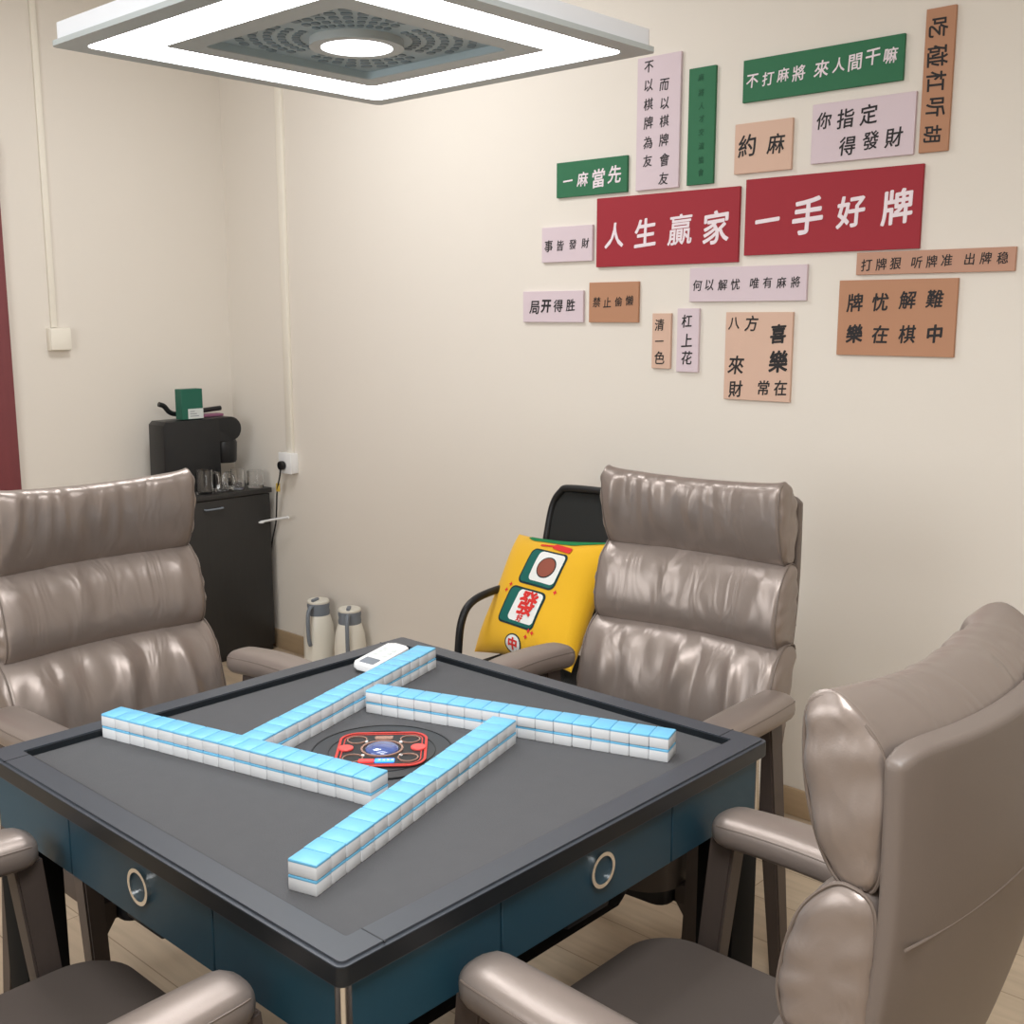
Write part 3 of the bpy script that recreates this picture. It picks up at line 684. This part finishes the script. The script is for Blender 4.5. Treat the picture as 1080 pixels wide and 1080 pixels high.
mug(1.697, 2.815, .036, .075, .2, 'short clear glass at the right corner of the black cabinet', False)

# ------------------------------------------------------------ thermos jugs
def jug(x, y, hang, lab):
    g = thing('thermos_jug', lab, 'thermos', (x, y, 0), hang, 'white thermos jugs on the floor')
    bm = bmesh.new(); lathe(bm, [(0, 0), (.062, 0), (.067, .006), (.067, .15), (.062, .20), (.050, .245), (.046, .252), (0, .252)], 40); link('body', bm, 'thermos', g)
    bm = bmesh.new(); lathe(bm, [(0, .25), (.0475, .25), (.049, .262), (.046, .275), (.0485, .29), (.047, .302), (0, .302)], 40); link('collar', bm, 'thermos_grey', g)
    bm = bmesh.new(); lathe(bm, [(0, .301), (.047, .301), (.048, .308), (.044, .314), (0, .316)], 40); link('lid', bm, 'thermos', g)
    bm = bmesh.new(); tube(bm, spline([(.040, 0, .290), (.066, 0, .290), (.083, 0, .262), (.085, 0, .20), (.080, 0, .15), (.071, 0, .128)], 6), .0085, 10); link('handle', bm, 'thermos_grey', g)
    bm = bmesh.new(); prism(bm, rrect(.046, .016, .006, 4, .024, 0), .312, .324, .003); link('thumb_lever', bm, 'thermos_grey', g)
jug(1.690, 2.375, radians(-160), 'white thermos jug with grey handle, left one beside the cabinet')
jug(1.690, 2.165, radians(-137), 'white thermos jug with grey handle, right one of the pair by the wall')

# ------------------------------------------------------------ black mesh chair and pillow
V = thing('visitor_chair', 'black tubular mesh chair against the wall holding the yellow cushion', 'chair', (1.38, .73, 0))
bm = bmesh.new()
zt, yh, xb = .955, .262, 0
bo = spline([(.10, yh, .40), (.155, yh, .55), (.20, yh, .75), (.232, yh-.004, .885), (.240, yh-.035, .94), (.242, yh-.075, zt), (.242, 0, zt+.004), (.242, -yh+.075, zt), (.240, -yh+.035, .94), (.232, -yh+.004, .885), (.20, -yh, .75), (.155, -yh, .55), (.10, -yh, .40)], 6)
tube(bm, bo, .0125, 10); link('back_frame', bm, 'blackmetal', V)
bm = bmesh.new(); rows_ = []
for i in range(11):
    z = .47+(.945-.47)*i/10; x = .10+(z-.40)*.335 if z < .55 else .155+(z-.55)*.225 if z < .75 else .20+(z-.75)*.225
    hw_ = yh-.006 if z < .90 else yh-.006-(z-.90)*.9
    rows_.append([(x-.002+.012*(1-(j/5-1)**2), -hw_+2*hw_*j/10, z) for j in range(11)])
for dx in (0,):
    VV = [[bm.verts.new(p) for p in r_] for r_ in rows_]; V2 = [[bm.verts.new((p[0]+.006, p[1], p[2])) for p in r_] for r_ in rows_]
    for i in range(10):
        for j in range(10):
            bm.faces.new((VV[i][j], VV[i][j+1], VV[i+1][j+1], VV[i+1][j])); bm.faces.new((V2[i+1][j], V2[i+1][j+1], V2[i][j+1], V2[i][j]))
    for i in range(10):
        bm.faces.new((VV[i][0], VV[i+1][0], V2[i+1][0], V2[i][0])); bm.faces.new((VV[i][10], V2[i][10], V2[i+1][10], VV[i+1][10]))
    for j in range(10):
        bm.faces.new((VV[0][j], V2[0][j], V2[0][j+1], VV[0][j+1])); bm.faces.new((VV[10][j], VV[10][j+1], V2[10][j+1], V2[10][j]))
link('backrest', bm, 'mesh_black', V)
bm = bmesh.new(); box(bm, -.24, .12, -.245, .245, .405, .445, .015, 3); link('seat', bm, 'mesh_black', V)
for s in (1, -1):
    bm = bmesh.new()
    tube(bm, spline([(.20, s*.262, .63), (.10, s*.266, .648), (-.06, s*.268, .645), (-.150, s*.268, .625), (-.190, s*.268, .575), (-.206, s*.268, .48), (-.222, s*.268, .25), (-.232, s*.268, .06), (-.225, s*.268, .02), (-.19, s*.268, .0125), (.20, s*.268, .0125)], 6), .0125, 10)
    link('arm_leg_frame', bm, 'blackmetal', V)
for x, z in ((-.21, .40), (.10, .41)): bm = bmesh.new(); tube(bm, [(x, -.268, z), (x, .268, z)], .010, 8); link('cross_bar', bm, 'blackmetal', V)
# pillow: local u (width), v (height), w (thickness); leaning against the backrest
PW, PH = .45, .42
Pm = Matrix.Translation((1.382, .826, .640))
ex = Vector((-.105, -.99, .085)).normalized(); up = Vector((.50, -.20, .85)); up = (up-ex*up.dot(ex)).normalized(); nz = ex.cross(up).normalized()
if nz.x > 0: nz = -nz
PB = Matrix(((ex.x, up.x, nz.x, 0), (ex.y, up.y, nz.y, 0), (ex.z, up.z, nz.z, 0), (0, 0, 0, 1)))
def ps(u, v, off=0, sgn=1):   # u, v in -1..1
    a = (1-u**4)*(1-v**4); a = max(a, 0)**.55
    pin = 1-.07*(1-abs(u)**2)*abs(v)**3; pin2 = 1-.07*(1-abs(v)**2)*abs(u)**3
    return Vector((u*PW/2*pin2, v*PH/2*pin, sgn*(.062*a+.002*sin(9*u+4*v)*a)+off))
Pw = thing('throw_pillow', 'yellow printed throw pillow with green top edge on the black mesh chair', 'pillow')
Pw.matrix_world = Pm @ PB
bm = bmesh.new(); n = 32; G = {}
for sg in (1, -1):
    for i in range(n+1):
        for j in range(n+1):
            u, v = sin((-1+2*i/n)*pi/2), sin((-1+2*j/n)*pi/2)
            G[sg, i, j] = bm.verts.new(ps(u, v, 0, sg))
    for i in range(n):
        for j in range(n): 
            f = bm.faces.new((G[sg, i, j], G[sg, i+1, j], G[sg, i+1, j+1], G[sg, i, j+1]))
            u, v = sin((-1+2*(i+.5)/n)*pi/2), sin((-1+2*(j+.5)/n)*pi/2)
            pass
bmesh.ops.remove_doubles(bm, verts=bm.verts[:], dist=1e-5)
link('cover', bm, ['yellow', 'pgreen'], Pw)
def decal(name, polys, m, off):
    """polys in pillow units; gridded so they hug the surface"""
    bm = bmesh.new()
    for pl in polys:
        bm.faces.new([bm.verts.new((x, y, 0)) for x, y in pl])
    bmesh.ops.triangulate(bm, faces=bm.faces[:])
    for _ in range(3):
        es = [e for e in bm.edges if e.calc_length() > .09]
        if es: bmesh.ops.subdivide_edges(bm, edges=es, cuts=1); bmesh.ops.triangulate(bm, faces=bm.faces[:])
    for v in bm.verts: v.co = ps(max(-.999, min(.999, v.co.x)), max(-.999, min(.999, v.co.y)), off)
    return link(name, bm, m, Pw, smooth=False)
GS, GX, GY = 1.2, .30, -.12   # the print's size and place on the cover
def xf(pts, cx, cy, a, s=1):
    return [(GX+GS*(cx+s*(x*cos(a)-y*sin(a))), GY+GS*(cy+s*(x*sin(a)+y*cos(a)))) for x, y in pts]
TA = radians(-6)
def raw(pts): return [((x-GX)/GS, (y-GY)/GS) for x, y in pts]
decal('green_edge', [xf(raw([(-.62+1.57*i/24, .94-.07*sin(i/24*pi)-.035*sin(i*.5)) for i in range(25)]+[(.95, .985), (-.62, .985)]), 0, 0, 0)], 'pgreen', .003)
for nm, (cx, cy) in (('upper', (-.16, .42)), ('lower', (-.26, -.12))):
    decal('printed_tile_outline', [xf(rrect(.64, .50, .08), cx-.04, cy, TA)], 'pink_line', .0015)
    decal('printed_tile_side', [xf(rrect(.59, .45, .06), cx-.04, cy, TA)], 'pteal', .0022)
    decal('printed_tile_face', [xf(rrect(.44, .41, .06), cx+.03, cy+.012, TA)], 'pwhite', .0029)
decal('printed_dot', [xf(circ(.145, 28), -.13, .43, 0)], 'pink_line', .0036)
decal('printed_dot', [xf(circ(.13, 28), -.13, .43, 0)], 'pbrown', .0043)
decal('printed_banner', [xf(rrect(.34, .085, .03), -.03, .73, TA-.1), xf(rrect(.25, .03, .01), -.28, .76, TA+.15)], 'pred', .0036)
decal('printed_badge', [xf(circ(.135, 28), -.30, -.60, 0)], 'pink_line', .0015)
decal('printed_badge', [xf(circ(.115, 28), -.30, -.60, 0)], 'pwhite', .0022)
def gdecal(name, c, cx, cy, s, a, bold, m, off):
    V_, Fc, ext, wx = glyph(c, bold); bm = bmesh.new(); k = s/ext
    vs = [bm.verts.new((*p, 0)) for p in xf([(x*k, y*k) for x, y in V_], cx, cy, a)]
    for f in Fc:
        try: bm.faces.new([vs[i] for i in f])
        except ValueError: pass
    for q, v in enumerate(bm.verts): v.co = ps(v.co.x, v.co.y, off+.0001*(q//(len(V_)//9)))
    link(name, bm, m, Pw, smooth=False)
gdecal('printed_character', '發', -.22, -.06, .30, TA, 1.0, 'pred', .0040)
gdecal('printed_character', '好', -.27, -.26, .09, TA, 1.2, 'pred', .0040)
gdecal('printed_character', '中', -.30, -.60, .15, TA, 1.6, 'pred', .0034)
decal('printed_sparkle', [xf([(0, .035), (.012, .012), (.035, 0), (.012, -.012), (0, -.035), (-.012, -.012), (-.035, 0), (-.012, .012)], x, y, 0) for x, y in ((-.62, .16), (-.66, .08), (.14, .13), (-.10, -.48), (-.07, -.40), (.0, -.42))], 'pred', .002)
